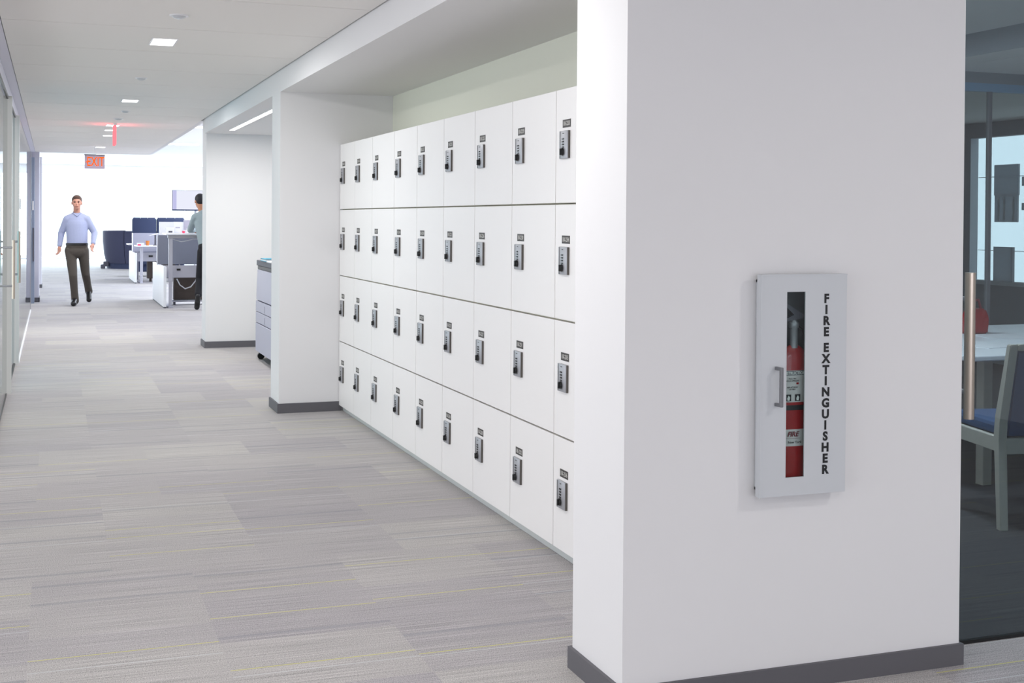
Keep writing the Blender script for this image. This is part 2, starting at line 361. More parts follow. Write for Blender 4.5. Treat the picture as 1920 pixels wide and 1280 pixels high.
# ================================================================== LOCKERS
YB = [9.165, 8.688, 8.172, 7.60, 7.080, 6.545, 6.010, 5.462, 4.927, 4.39]
ZB = [1.974, 1.492, 1.005, .518, .040]
XF = 2.0
rows = ['top', 'second', 'third', 'bottom']
colw = ['farthest', 'second farthest', 'third farthest', 'fourth farthest', 'middle', 'fourth nearest', 'third nearest', 'second nearest', 'nearest']
lockproto = None
def dup(o, parent):
    c = o.copy(); COL.objects.link(c); c.parent = parent
    for ch in o.children: dup(ch, c)
    return c
for ci in range(9):
    ya, yb = YB[ci], YB[ci+1]   # far, near
    for ri in range(4):
        zt, zb = ZB[ri], ZB[ri+1]
        num = '18-%d' % (201+ci*4+ri)
        t = thing('locker', 'white square-door locker with number plate %s, %s row, %s column of the bank' % (num, rows[ri], colw[ci]), 'locker', (XF, (ya+yb)/2, zb), 0, 'wall of white lockers in the alcove')
        w2 = (ya-yb)/2
        MB().box(.021, .395, -w2+.0005, w2-.0005, .001, zt-zb-.001).build('body', 'edge', t)
        g = .003 if ci not in (2,) else .003
        MB().box(0, .019, -w2+g, w2-g, .003, zt-zb-.0045, .0012).build('door', 'door', t)
        yo = w2-.108   # lock centre measured from the far edge of the door
        zo = zt-zb-.238
        if lockproto is None:
            lk = MB().box(-.011, 0, -.046, .046, -.058, .058, .003).build('combination_lock', 'lock', t, True)
            MB().box(-.009, -.0001, -.0505, -.0455, -.057, .057, .001).build('side_rail', 'lockside', lk)
            MB().box(-.0118, -.0105, .032, .0350, -.056, .056).build('front_groove', 'lockside', lk)
            MB().cyl((-.010, 0.002, -.030), (-.022, .002, -.030), .0165, .014, 20).box(-.026, -.020, -.003, .007, -.043, -.017, .001).build('dial', 'black', lk, True)
            MB().cyl((-.0105, 0.002, -.030), (-.0122, .002, -.030), .0205, .0205, 24).build('dial_ring', 'alu', lk, True)
            for k in range(4):
                MB().box(-.0135, -.0105, -.007, .011, .024-k*.0115-.003, .024-k*.0115+.003).build('button', 'black', lk)
            MB().box(-.0116, -.0105, -.008, .008, .045, .0485).build('maker_mark', 'black', lk)
            lockproto = lk
        else: lk = dup(lockproto, t)
        lk.location = (0, yo, zo)
        pl = MB().box(-.0012, 0, -.0425, .0425, -.0165, .0165).build('number_plate', 'plate', t); pl.location = (0, yo-.012, zt-zb-.150)
        text('numerals', num, .0255, 'numw', (-.0016, 0, -.0005), FACE_NX, pl, ext=.0003, bold=.0005, sx=1.02)
t = thing('locker_plinth', 'pale grey recessed plinth running under the bank of white lockers', 'plinth', (2.03, 6.4, 0))
MB().box(0, .36, -2.70, 2.765, 0, .040).build('kick_board', 'kick', t)
MB().box(-.0, .36, -2.70, -2.03, .042, 1.974-.002).build('filler_panel', 'door', t)

# ================================================================== FIRE EXTINGUISHER CABINET
t = thing('fire_extinguisher_cabinet', 'white wall cabinet lettered FIRE EXTINGUISHER down its door', 'cabinet', (2.13, 3.29, .60))
zx0, zx1, xx0, xx1 = .600, 1.264, 1.977, 2.277   # door
def wc(mb, name, m, par=t, smooth=False):
    o = mb.build(name, m, None, smooth); o.parent = par
    off = par.location if par.parent is None else Vector((0, 0, 0))
    o.matrix_parent_inverse = Matrix.Translation(t.location).inverted(); return o
# recessed tub (sits in the wall) and surface box
b = MB().box(xx0+.012, xx1-.018, 3.262, 3.289, zx0+.016, zx0+.024).box(xx0+.012, xx1-.018, 3.262, 3.289, zx1-.024, zx1-.016)
b.box(xx0+.012, xx0+.020, 3.262, 3.289, zx0+.016, zx1-.016).box(xx1-.026, xx1-.018, 3.262, 3.289, zx0+.016, zx1-.016)
wc(b, 'casing', 'cab')
wx0, wx1, wz0, wz1 = 2.066, 2.130, .655, 1.212
b = MB().box(xx0, wx0, 3.24, 3.2445, zx0, zx1).box(wx1, xx1, 3.24, 3.2445, zx0, zx1).box(wx0, wx1, 3.24, 3.2445, zx0, wz0).box(wx0, wx1, 3.24, 3.2445, wz1, zx1).box(xx1-.004, xx1, 3.2446, 3.262, zx0+.0031, zx1-.0031).box(xx0+.0041, xx1, 3.2446, 3.262, zx0, zx0+.003).box(xx0+.0045, xx0+.03, 3.246, 3.2615, zx0+.004, zx1-.004).box(xx1-.03, xx1-.0045, 3.246, 3.2615, zx0+.004, zx1-.004)
b.box(xx0-.001, xx0+.004, 3.2385, 3.262, zx0, zx1).box(xx0+.0041, xx1+.0005, 3.2385, 3.262, zx1-.003, zx1+.001)
dr = wc(b, 'door', 'cab')
def under(mb, name, m, par, smooth=False):
    o = mb.build(name, m, None, smooth); o.parent = par; return o
under(MB().box(wx0, wx1, 3.2405, 3.2435, wz0, wz1), 'window_glass', 'gcab', dr)
hx = 2.030
under(MB().box(hx-.005, hx+.005, 3.205, 3.215, .872, .990, .002).box(hx-.005, hx+.005, 3.212, 3.24, .980, .990, .0015).box(hx-.005, hx+.005, 3.212, 3.24, .872, .882, .0015), 'pull_handle', 'handle', dr)
word = 'FIRE EXTINGUISHER'
pitch = (1.200-.652-.028)/16
i = 0
for k, chh in enumerate(word):
    z = 1.1895-k*.0336-(.0 if k < 5 else -.0336+.0145)
    if chh == ' ': continue
    o = text('letter', chh, .0365, 'ink', (2.204, 3.2395, z), FACE_NY, None, ext=.0004, bold=.0017); o.parent = dr
# opening in the wall behind the cabinet is dark; the extinguisher stands inside
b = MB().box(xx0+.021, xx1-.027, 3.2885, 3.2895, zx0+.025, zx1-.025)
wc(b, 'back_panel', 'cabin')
e = thing('fire_extinguisher', 'slim red fire extinguisher with paper labels behind the cabinet door glass', 'fire extinguisher', (2.112, 3.2745, .625))
def ex(mb, name, m, par=None, smooth=True): return mb.build(name, m, par or e, smooth)
R_ = .0485
def sq(prof):   # tank flattened front to back so that it fits the shallow case
    b = MB().lathe(prof, seg=48)
    for v in b.bm.verts: v.co.y *= .26
    return b
tank = ex(sq([(.040, 0), (R_, .012), (R_, .385), (.042, .405), (.022, .420), (.012, .425)]), 'tank', 'red')
ex(sq([(R_+.0008, .252), (R_+.0008, .348)]), 'instruction_label', 'label', tank)
ex(sq([(R_+.0012, .333), (R_+.0012, .347)]), 'label_band', 'handle', tank)
ex(sq([(R_+.0015, .228), (R_+.0015, .243)]), 'strap', 'black')
ex(sq([(R_+.0008, .119), (R_+.0008, .170)]), 'service_label', 'label', tank)
yf = -.0136
text('label_print', 'INSTRUCTIONS', .012, 'white', (-.002, yf-.0008, .340), FACE_NY, tank, ext=.0003, bold=.0003)
text('label_print', 'PULL PIN\nHOLD UPRIGHT', .0065, 'ink', (-.012, yf-.0008, .320), FACE_NY, tank, ext=.0002)
text('label_print', 'AIM AT BASE\nOF FIRE', .0065, 'ink', (-.012, yf-.0008, .294), FACE_NY, tank, ext=.0002)
text('label_print', 'FIRE', .021, 'maroon', (-.009, yf-.0008, .155), FACE_NY, tank, ext=.0003, shear=.3, bold=.0004)
text('label_print', 'New York', .011, 'ink', (-.002, yf-.0008, .131), FACE_NY, tank, ext=.0002)
ex(MB().box(-.034, .018, yf-.0010, yf-.0006, .1425, .1432), 'label_rule', 'maroon', tank, False)
for q in (-.026, .006):
    pg = MB().box(q-.008, q+.010, yf-.0012, yf-.0006, .256, .276); ex(pg, 'pictogram', 'ink', tank, False)
    ex(MB().prism([(q-.003, .258), (q+.004, .258), (q+.006, .267), (q+.001, .273), (q-.004, .265)], 'y', yf-.0016, yf-.0012), 'pictogram_mark', 'white', tank, False)
ex(MB().box(.002, .010, yf-.0012, yf-.0006, .306, .312), 'red_mark', 'red', tank, False)
vb = MB().lathe([(.013, .415), (.013, .475), (.016, .478), (.016, .492), (.008, .50)], seg=20)
for v in vb.bm.verts: v.co.y *= .8
ex(vb, 'valve', 'alu')
ex(MB().prism([(-.035, .495), (.03, .505), (.034, .515), (-.03, .552), (-.036, .545), (.0, .515), (-.035, .503)], 'y', -.006, .006, bev=.001), 'lever', 'copier2', None, False)
ex(MB().tube([(.014, 0, .482), (.032, 0, .47), (.040, 0, .43), (.041, -.009, .36), (.040, -.012, .22)], .0035), 'hose', 'black')

# ================================================================== CEILING LAMPS AND DEVICES
for k, (x, y, w, l) in enumerate([(.635, 7.98, .135, .30), (.67, 12.12, .135, .24), (.66, 15.45, .135, .24), (.67, 16.3, .13, .2), (.68, 17.4, .11, .16), (.69, 20.3, .13, .24)]):
    place = ['nearest, beyond the first ceiling joints', 'second nearest along the ceiling', 'in the red glow of the edge-on sign', 'just past the red-glowing sign', 'small, between the two lit signs', 'farthest, just before the lit EXIT sign'][k]
    t = thing('recessed_ceiling_light', 'white recessed rectangular ceiling light, '+place, 'ceiling light', (x, y, CH), 0, 'recessed lights along the corridor ceiling')
    MB().box(-w/2-.008, w/2+.008, -l/2-.008, -l/2, -.004, .0).box(-w/2-.008, w/2+.008, l/2, l/2+.008, -.004, .0).box(-w/2-.008, -w/2, -l/2, l/2, -.004, .0).box(w/2, w/2+.008, -l/2, l/2, -.004, .0).build('trim_ring', 'whitep', t)
    MB().box(-w/2, w/2, -l/2, l/2, -.003, -.0015).build('diffuser', 'lamp', t)
    area('lamp_light', (0, 0, -.012), w, l, 22, (0, 0, 0), (1, .985, .975), t)
for k, (x, y, r) in enumerate([(.63, 6.9, .050), (.64, 10.1, .045), (.69, 13.3, .045), (.67, 14.35, .055)]):
    place = ['nearest to the top edge', 'between the first two ceiling lights', 'beyond the second ceiling light', 'just before the red glow'][k]
    t = thing('ceiling_sensor', 'small round off-white ceiling disc, '+place, 'ceiling sensor', (x, y, CH), 0, 'round discs along the corridor ceiling')
    MB().lathe([(r, -.006), (r, 0)], seg=28).build('rim', 'whitep', t, True)
    MB().lathe([(r*.3, -.020), (r*.62, -.014), (r*.72, -.006)], seg=28).build('cover', 'cab', t, True)
t = thing('strip_light', 'long white recessed strip light in the copier alcove ceiling', 'light', (1.765, 12.0, HB))
MB().box(-.026, .026, -1.6, 1.39, -.002, -.0005).build('diffuser', 'strip', t)
MB().box(-.032, -.026, -1.6, 1.396, -.003, 0).box(.026, .032, -1.6, 1.396, -.003, 0).build('housing', 'whitep', t)
area('strip_lamp', (0, -.1, -.01), .05, 2.9, 30, (0, 0, 0), (1, .97, .94), t)
area('alcove_downlight', (2.5, 12.0, HB-.02), .5, 2.5, 14, (0, 0, 0), (1, .97, .94))
for k, (x, y) in enumerate([(2.6, 19.5), (2.6, 25), (2.6, 31), (4.6, 22), (4.6, 29)]):
    t = thing('linear_office_light', 'slim white linear ceiling light over the open office desks', 'light', (x, y, 3.2), 0, 'linear lights over the open office')
    t['label'] = 'slim white linear ceiling light over the open office desks'
    MB().box(-.7, .7, -.04, .04, -.03, 0).build('diffuser', 'lamp', t)

for x, y in ((.63, 4.0), (.63, 0.2), (.63, -3.2), (3.6, 1.2)):  # unseen lamps added overhead and behind the camera to brighten the floor
    t = thing('recessed_ceiling_light', 'unseen added ceiling light above or behind the viewer', 'ceiling light', (x, y, CH if x < 1 else 2.62), 0, 'recessed lights along the corridor ceiling')
    MB().box(-.07, .07, -.15, .15, -.003, -.0015).build('diffuser', 'lamp', t)
    area('lamp_light', (0, 0, -.012), .135, .3, 19.5, (0, 0, 0), (1, .98, .96), t)
# ================================================================== EXIT SIGNS
t = thing('exit_sign', 'lit orange EXIT sign facing the camera under the corridor ceiling', 'exit sign', (.60, 20.1, 2.26))
MB().box(-.145, .145, -.006, .006, -.10, .10, .003).build('sign_plate', 'exitplate', t)
MB().box(-.15, .15, -.018, .018, .10, .118, .003).build('top_rail', 'alu', t)
MB().cyl((0, 0, .118), (0, 0, .24), .004).build('stem', 'whitep', t, True)
text('letters', 'EXIT', .20, 'exitred', (.012, -.0075, .0), FACE_NY, t, ext=.001, bold=.001, sx=.62)
MB().prism([(-.128, 0), (-.112, .014), (-.112, -.014)], 'y', -.0085, -.0065).build('arrow', 'exitred', t)
t = thing('exit_sign', 'edge-on lit red exit sign hanging from the ceiling, seen as a thin strip', 'exit sign', (.675, 15.3, 2.36))
MB().box(-.014, .014, -.15, .15, -.10, .125, .004).build('sign_plate', 'exitedge', t)
MB().box(-.02, .02, -.16, .16, .125, .14, .002).build('canopy', 'whitep', t)
a = area('sign_glow', (0, 0, .118), .9, .05, .0, (PI, 0, 0), (1, .2, .2), t)
for sx in (-1, 1):
    l = bpy.data.lights.new('sign_glow', 'AREA'); l.shape = 'RECTANGLE'; l.size = .2; l.size_y = .3; l.energy = .9; l.color = (1, .12, .12)
    o = bpy.data.objects.new('sign_glow', l); COL.objects.link(o); o.parent = t; o.location = (sx*.03, 0, .05); o.rotation_euler = (0, sx*-1*PI/2*1.25+(0), 0)
bpy.data.objects.remove(a)

# ================================================================== COPIER
t = thing('photocopier', 'grey office photocopier with drawers on casters, half hidden behind the white pillar', 'copier', (1.95, 12.05, 0))
MB().box(.012, .70, -.75, .80, .07, .93, .004).build('body', 'copier2', t)
MB().prism([(.0, .60), (-.012, .605), (-.010, .70), (-.002, .905), (.03, .905), (.03, .60)], 'y', -.72, .74, bev=.002).build('front_cover', 'copier', t)
MB().box(-.010, .03, -.72, .785, .485, .592, .004).build('drawer', 'copier', t)
MB().box(-.010, .03, -.72, .785, .375, .480, .004).build('drawer', 'copier', t)
MB().box(-.014, .03, -.72, .52, .085, .368, .004).build('door', 'copier', t)
MB().box(-.010, .03, .53, .79, .085, .368, .004).build('door', 'copier', t)
for z in (.535, .425): MB().box(-.0115, -.0095, .20, .206, z-.035, z+.03).build('drawer_slot', 'copier2', t)
MB().box(.0, .70, -.75, .81, .945, 1.0, .006).build('document_feeder', 'copier2', t)
MB().box(.01, .70, -.75, .80, .91, .944, .004).build('scanner_bed', 'black', t)
for y in (.70, -.35):
    w = MB().cyl((.03, y-.02, .035), (.03, y+.02, .035), .034); w.box(.015, .05, y-.028, y+.028, .055, .075, .003); w.build('caster', 'black', t, True)
for y, z in ((.42, .87), (.72, .865)): MB().cyl((.008, y, z), (.0, y, z-.002), .016).build('sticker', 'whitep', t)
t = thing('folder', 'teal folder lying on top of the grey photocopier', 'folder', (2.02, 12.38, 1.0))
MB().box(-.08, .12, -.16, .16, .0, .006, .001).box(-.08, .12, -.16, .16, .022, .028, .001).box(.115, .12, -.16, .16, .0, .028).build('cover', 'teal', t)
MB().box(-.075, .114, -.155, .155, .0062, .0218).build('sheets', 'paper', t)
t = MB().box(-.12, .12, -.13, .13, 0, .012, .001).build('paper_stack', 'paper', None, loc=(2.05, 11.98, 1.0)); tag(t, 'small stack of white paper beside the teal folder', 'paper')

# ================================================================== OPEN OFFICE DESKS
def leg(mb, x, y, z0, z1, w=.03): mb.box(x-w, x+w, y-w, y+w, z0, z1, .003)
# near bench
t = thing('bench_divider', 'nearer white gabled desk divider with dark grey fabric screen', 'desk divider', (1.64, 20.35, 0))
MB().box(0, .045, 0, 2.27, .02, .652, .003).build('gable_panel', 'desk', t)
MB().box(.005, .04, .02, 2.25, 0, .02).build('gable_foot', 'copier2', t)
MB().box(.047, 3.4, .55, .58, .455, .652, .003).build('beam_panel', 'metal', t)
MB().box(.25, .31, .545, .551, .57, .60).build('outlet', 'black', t)
MB().box(.0, 3.4, 1.12, 1.18, .65, 1.132, .006).build('fabric_screen', 'fabric', t)
MB().box(-.018, .0, 1.115, 1.185, .65, 1.134, .003).build('screen_edge', 'metal', t)
MB().box(.02, 2.4, 1.13, 1.17, 1.134, 1.352, .003).build('white_panel', 'desk', t)
t = thing('standing_desk', 'raised white standing desk with grey legs where the man leans', 'desk', (1.68, 20.38, 0))
MB().box(0, 1.7, 0, .74, 1.147, 1.176, .006).build('desk_top', 'desk', t)
MB().box(.03, 1.66, .05, .10, 1.10, 1.146, .003).build('cross_rail', 'alu', t)
for x in (.075, 1.6):
    l = MB(); l.box(x-.03, x+.03, .07, .13, .42, 1.146, .003); l.box(x-.024, x+.024, .076, .124, .02, .5); l.build('leg', 'metal', t)
    MB().box(x-.035, x+.035, .02, .72, 0, .022, .004).build('foot', 'metal', t)
MB().tube([(.10, .1, 1.09), (.16, .1, 1.065), (.24, .1, 1.045), (.33, .1, 1.06), (.42, .1, 1.085), (.55, .1, 1.09)], .006).build('cable', 'cab', t, True)
t = thing('computer_case', 'dark brown computer case on a low stand under the raised desk', 'computer case', (1.86, 21.08, 0))
MB().box(0, .52, 0, .20, .085, .45, .006).build('case', 'brown', t)
MB().box(-.02, .56, -.02, .22, .05, .075, .004).build('stand_shelf', 'metal', t)
for x in (0, .5): MB().box(x, x+.03, 0, .2, 0, .05).build('stand_leg', 'copier2', t)
t = MB().tube([(1.9, 21.0, .43), (1.95, 20.98, .33), (2.03, 20.98, .27), (2.12, 20.98, .30), (2.2, 21, .40), (2.22, 21.04, .455)], .009).build('power_cable', 'cab', None, True); tag(t, 'looped grey cable hanging under the raised desk', 'cable')
t = thing('tissue_box', 'small white carton with a dark mark on the raised desk', 'box', (1.78, 20.85, 1.176))
MB().box(-.07, .06, -.05, .05, 0, .09, .003).build('carton', 'paper', t); MB().box(-.03, .03, -.052, -.05, .01, .035).build('printed_mark', 'copier2', t)
t = thing('paper_tower', 'tall white carton standing on the raised desk', 'box', (1.90, 20.92, 1.176))
MB().box(-.06, .06, -.05, .05, 0, .18, .004).build('carton', 'paper', t); MB().box(-.035, .035, -.052, -.05, .08, .10).build('printed_mark', 'copier', t)
t = MB().lathe([(.02, 0), (.024, .03), (.018, .035)], seg=16).build('tape_roll', 'pink', None, True, (1.99, 20.85, 1.176)); tag(t, 'small red roll on the raised desk', 'tape')
t = thing('task_monitor', 'pale silver computer monitor on the raised desk beside the man', 'monitor', (2.12, 20.98, 1.176))
MB().box(-.12, .30, -.012, .012, .05, .21, .006).build('screen', 'copier', t); MB().cyl((.09, .02, .008), (.09, .02, .14), .014).build('stand', 'alu', t, True); MB().box(0, .18, -.05, .07, 0, .008, .002).build('foot', 'alu', t)
t = thing('white_mug', 'white mug on the raised desk', 'mug', (2.05, 20.62, 1.176))
MB().lathe([(.028, 0), (.034, .01), (.036, .075), (.032, .075), (.030, .012)], seg=20).build('cup', 'whitep', t, True)
MB().tube([(.034, 0, .06), (.055, 0, .055), (.055, 0, .03), (.034, 0, .02)], .004).build('handle', 'whitep', t, True)
# far bench
t = thing('bench_divider', 'farther white gabled desk divider with light grey screen', 'desk divider', (1.67, 28.2, 0))
MB().box(0, .045, 0, 2.1, .02, .655, .003).build('gable_panel', 'desk', t)
MB().box(.005, .04, .02, 2.08, 0, .02).build('gable_foot', 'copier2', t)
MB().box(.047, 3.4, .6, .63, .455, .655, .003).build('beam_panel', 'metal', t)
MB().box(.33, .42, .594, .601, .55, .59).build('outlet', 'black', t)
MB().box(.02, 3.4, 1.0, 1.06, .655, 1.075, .006).build('fabric_screen', 'fabric2', t)
MB().box(.0, .02, .995, 1.065, .655, 1.078, .003).build('screen_edge', 'desk', t)
t = thing('office_desk', 'farther low white desk with papers behind the raised one', 'desk', (1.70, 28.2, 0))
MB().box(0, 1.7, 0, .78, .79, .815, .006).build('desk_top', 'desk', t)
for x in (.115, 1.6):
    MB().box(x-.03, x+.03, .06, .12, .02, .79, .003).build('leg', 'metal', t)
    MB().box(x-.035, x+.035, .02, .74, 0, .022, .004).build('foot', 'metal', t)
t = thing('office_desk', 'white desk end poking out past the far divider on its window side', 'desk', (1.60, 29.4, 0))
MB().box(0, 1.7, 0, .8, .80, .825, .006).build('desk_top', 'desk', t)
for x in (.22, 1.6): MB().box(x-.03, x+.03, .4, .46, 0, .80, .003).build('leg', 'metal', t)
t = tag(MB().box(0, .6, 0, .2, .07, .5, .006).box(0.05, .1, .05, .15, 0, .07).box(.5, .55, .05, .15, 0, .07).build('drawer_pedestal', 'brown', None, loc=(1.98, 28.92, 0)), 'dark pedestal under the far low desk', 'pedestal')
t = tag(MB().box(0, .15, 0, .2, 0, .05, .004).build('paper_pile', 'paper', None, loc=(1.74, 28.5, .815)), 'low pile of white papers on the far desk', 'papers')
t = tag(MB().box(0, .07, 0, .05, 0, .03, .004).build('sticky_note_block', 'pink', None, loc=(1.735, 28.3, .815)), 'pink block of notes at the corner of the far desk', 'notes')
t = tag(MB().lathe([(.030, 0), (.045, .10), (.040, .10), (.028, .01)], seg=18).build('paper_cup', 'orange', None, True, (1.955, 28.5, .815)), 'orange cup on the far desk', 'cup')
t = thing('ring_lamp', 'white ring-headed desk lamp with a dark post on the far desk', 'lamp', (2.12, 28.5, .815))
MB().cyl((0, 0, 0), (0, 0, .24), .02).build('post', 'copier2', t, True)
MB().lathe([(.05, 0), (.05, .012), (.02, .016)], seg=20).build('foot', 'copier2', t, True)
pts = [(.09*math.cos(a*PI/8)-.04, .06*math.sin(a*PI/8), .235+.02*math.cos(a*PI/8)) for a in range(17)]
MB().tube(pts, .009).build('ring', 'whitep', t, True)
# high-backed lounge behind the desks
t = thing('high_back_sofa', 'dark navy high-backed sofa with two tall back panels behind the far desk', 'sofa', (1.79, 31.2, 0))
for x0, x1 in ((0, .555), (.565, 1.22)):
    b = MB().box(x0, x1, 0, .16, .30, 1.40, .03)
    for k in range(3): b.cyl((x0+.02+(x1-x0-.04)*k/3, .08, 1.375), (x0+.02+(x1-x0-.04)*(k+1)/3-.01, .08, 1.375), .05)
    b.build('back_panel', 'navy', t, True)
MB().box(0, 1.22, .1, .75, .12, .45, .04).build('seat', 'navy', t)
for x in (.1, 1.1): MB().cyl((x, .1, 0), (x, .1, .3), .02).cyl((x, .65, 0), (x, .65, .13), .02).build('leg', 'alu', t, True)
# round booth
t = thing('round_booth', 'slate blue curved high-sided booth seat near the windows', 'booth', (2.38, 36.9, 0))
def arcwall(r0a, prof, a0, a1, th, n=24):
    b2 = bmesh.new(); rings = []
    for i in range(n+1):
        a = math.radians(a0+(a1-a0)*i/n)
        rings.append([b2.verts.new((r*math.cos(a), r*math.sin(a), z)) for r, z in prof])
    m = len(prof)
    for i in range(n):
        for k in range(m): b2.faces.new((rings[i][k], rings[i][(k+1) % m], rings[i+1][(k+1) % m], rings[i+1][k]))
    b2.faces.new(rings[0]); b2.faces.new(rings[-1][::-1])
    return MB().merge(b2)
prof = [(.96, .15), (1.02, .4), (1.055, .75), (1.06, 1.03), (1.04, 1.05), (.95, 1.05), (.92, 1.0), (.90, .5), (.86, .15)]
arcwall(0, prof, 115, 239, 0).build('back_shell', 'booth', t, True)
arcwall(0, prof, 240, 330, 0).build('back_shell', 'booth', t, True)
arcwall(0, [(.94, 0), (.94, .15), (.85, .15), (.85, 0)], 115, 330, 0).build('plinth', 'navy', t)
arcwall(0, [(.90, .15), (.90, .44), (.40, .44), (.40, .15)], 115, 330, 0).build('seat', 'booth', t)
MB().box(-1.12, -1.0, -.35, -.25, 0, .12, .02).box(-1.05, -.9, -.34, -.26, .06, .2, .02).build('foot', 'copier2', t)
# display
t = thing('presentation_display', 'large lit display on a slim post in front of the far windows', 'display', (2.345, 27.0, 0))
MB().box(0, .95, 0, .05, 1.572, 2.0, .004).build('housing', 'navy', t)
s = MB().box(.006, .944, -.003, .0, 1.60, 1.994).build('screen', 'screen', t)
MB().box(.006, .085, -.005, -.003, 1.60, 1.994).build('sidebar', 'screen2', s)
MB().cyl((.48, .07, 0), (.48, .07, 1.8), .025).box(.28, .68, -.12, .30, 0, .02, .004).build('post', 'metal', t, True)

# ================================================================== PEOPLE
def remesh(mb, name, m, voxel, parent, it=6):
    me = bpy.data.meshes.new('tmp'); mb.bm.to_mesh(me); mb.bm.free()
    o = bpy.data.objects.new('tmp', me); COL.objects.link(o)
    r = o.modifiers.new('r', 'REMESH'); r.mode = 'VOXEL'; r.voxel_size = voxel
    s = o.modifiers.new('s', 'SMOOTH'); s.factor = .5; s.iterations = it
    bpy.context.view_layer.update()
    me2 = bpy.data.meshes.new_from_object(o.evaluated_get(bpy.context.evaluated_depsgraph_get())); bpy.data.objects.remove(o)
    me2.name = name; me2.materials.clear(); me2.materials.append(MT[m])
    for p in me2.polygons: p.use_smooth = True
    q = bpy.data.objects.new(name, me2); COL.objects.link(q)
    world_child(q, parent)
    return q
def person(label, K, mats, face=-1, origin=(0, 0, 0), belt=True):
    V = {k: Vector(v) for k, v in K.items() if isinstance(v, tuple)}
    t = thing('person', label, 'person', origin)
    fwd = V['look'].normalized(); upv = V['up'].normalized(); side = fwd.cross(upv).normalized(); upv = side.cross(fwd)
    M3 = Matrix((side, fwd, upv)).transposed()
    H = V['head']
    def hp(a, b, c): return H+side*a+fwd*b+upv*c
    b = MB()
    b.ball(hp(0, -.012, .022), (.073, .092, .088), M3).ball(hp(0, .012, -.035), (.060, .072, .070), M3).ball(hp(0, .040, -.078), (.036, .036, .028), M3)
    b.ball(hp(0, .088, -.022), (.011, .020, .013), M3).cap(hp(0, .083, .012), hp(0, .092, -.016), .008, .010)
    b.ball(hp(0, .072, .026), (.048, .016, .010), M3).ball(hp(0, .078, -.056), (.022, .012, .009), M3)
    for s_ in (-1, 1): b.ball(hp(s_*.074, -.008, -.008), (.010, .018, .030), M3).ball(hp(s_*.036, .055, -.018), (.022, .024, .020), M3)
    b.cap(hp(0, -.02, -.06), V['neck'], .052, .056)
    b.cap(V['chest'], V['waist'], .10, .10); b.cap(V['neck'], V['chest'], .055, .09); b.cap(V['waist'], V['pelvis'], .11, .11)
    for s_ in 'RL':
        b.cap(V['neck'], V['sh'+s_], .05, .045).cap(V['sh'+s_], V['el'+s_], .044, .036).cap(V['el'+s_], V['wr'+s_], .034, .024)
        b.cap(V['hip'+s_], V['kn'+s_], .07, .045).cap(V['kn'+s_], V['an'+s_], .045, .032).cap(V['an'+s_], V['toe'+s_], .034, .028)
        # hand: palm, four fingers of different lengths, thumb from the side of the palm
        w = V['wr'+s_]; hd = (V['ha'+s_]-w); L = hd.length; d = hd.normalized()
        tv = V['th'+s_].normalized(); tv = (tv-d*tv.dot(d)).normalized(); nrm = d.cross(tv)
        b.cap(w, w+d*.03, .023, .028)
        for k, (o_, ln) in enumerate([(.028, .068), (.010, .078), (-.010, .072), (-.027, .056)]):
            base = w+d*.075+tv*o_*.95; b.cap(w+d*.03+tv*o_*.6, base, .016, .0125)
            mid = base+d*ln*.5+nrm*.006*K['curl'+s_]; tip = mid+d*ln*.36+nrm*.026*K['curl'+s_]
            b.cap(base, mid, .0105, .0095).cap(mid, tip, .0095, .0075)
        tb = w+d*.025+tv*.024; b.cap(tb, tb+d*.03+tv*.028, .0125, .011).cap(tb+d*.03+tv*.028, tb+d*.062+tv*.030, .011, .0085)
    body = remesh(b, 'body', mats['skin'], .0065, t, 4)
    # hair
    b = MB().ball(hp(0, -.022, .040), (.080, .092, .084), M3).ball(hp(0, -.055, .0), (.072, .062, .080), M3)
    if K.get('fringe', 1): b.ball(hp(0, .040, .088), (.058, .048, .028), M3)
    hair = remesh(b, 'hair', mats['hair'], .006, t, 3)
    for s_ in (-1, 1): world_child(MB().ball(hp(s_*.030, .079, .008), (.011, .006, .006), M3).build('eye', 'black', None, True), t)
    for s_ in (-1, 1): world_child(MB().ball(hp(s_*.031, .083, .027), (.018, .006, .004), M3).build('eyebrow', mats['hair'], None, True), t)
    world_child(MB().ball(hp(0, .089, -.056), (.022, .005, .005), M3).build('mouth', 'lips', None, True), t)
    # shirt
    b = MB(); c_ = V['chest']; w_ = V['waist']; sd = (V['shL']-V['shR']).normalized(); bk = sd.cross(Vector((0, 0, 1)))
    def el(c, r): 
        S = Matrix((sd, bk, Vector((0, 0, 1)))).transposed(); b.ball(c, r, S, 22)
    el(c_, (.172, .122, .17)); [el(c_.lerp(w_, q/6), (.172-.010*q/6, .124, .13)) for q in range(7)]; [el(w_.lerp(V['pelvis'], q/4*.42), (.163, .123, .075)) for q in range(5)]
    el(c_.lerp(V['neck'], .5), (.15, .095, .09))
    b.cap(V['neck']-Vector((0, 0, .03)), V['neck']+Vector((0, 0, .012)), .066, .062)
    for s_ in 'RL':
        b.cap(V['neck']-Vector((0, 0, .030)), V['sh'+s_], .068, .064).cap(V['sh'+s_], V['el'+s_], .064, .050).cap(V['el'+s_], V['wr'+s_].lerp(V['el'+s_], .10), .052, .038)
        m_ = V['sh'+s_].lerp(V['el'+s_], .8); b.ball(m_, .056); b.cyl(V['wr'+s_].lerp(V['el'+s_], .16), V['wr'+s_].lerp(V['el'+s_], .04), .041, .040)
    shirt = remesh(b, 'shirt', mats['shirt'], .0085, t, 16)
    # trousers
    b = MB(); p_ = V['pelvis']
    el(p_+Vector((0, 0, .03)), (.170, .125, .09)); el(p_-Vector((0, 0, .06)), (.172, .13, .11))
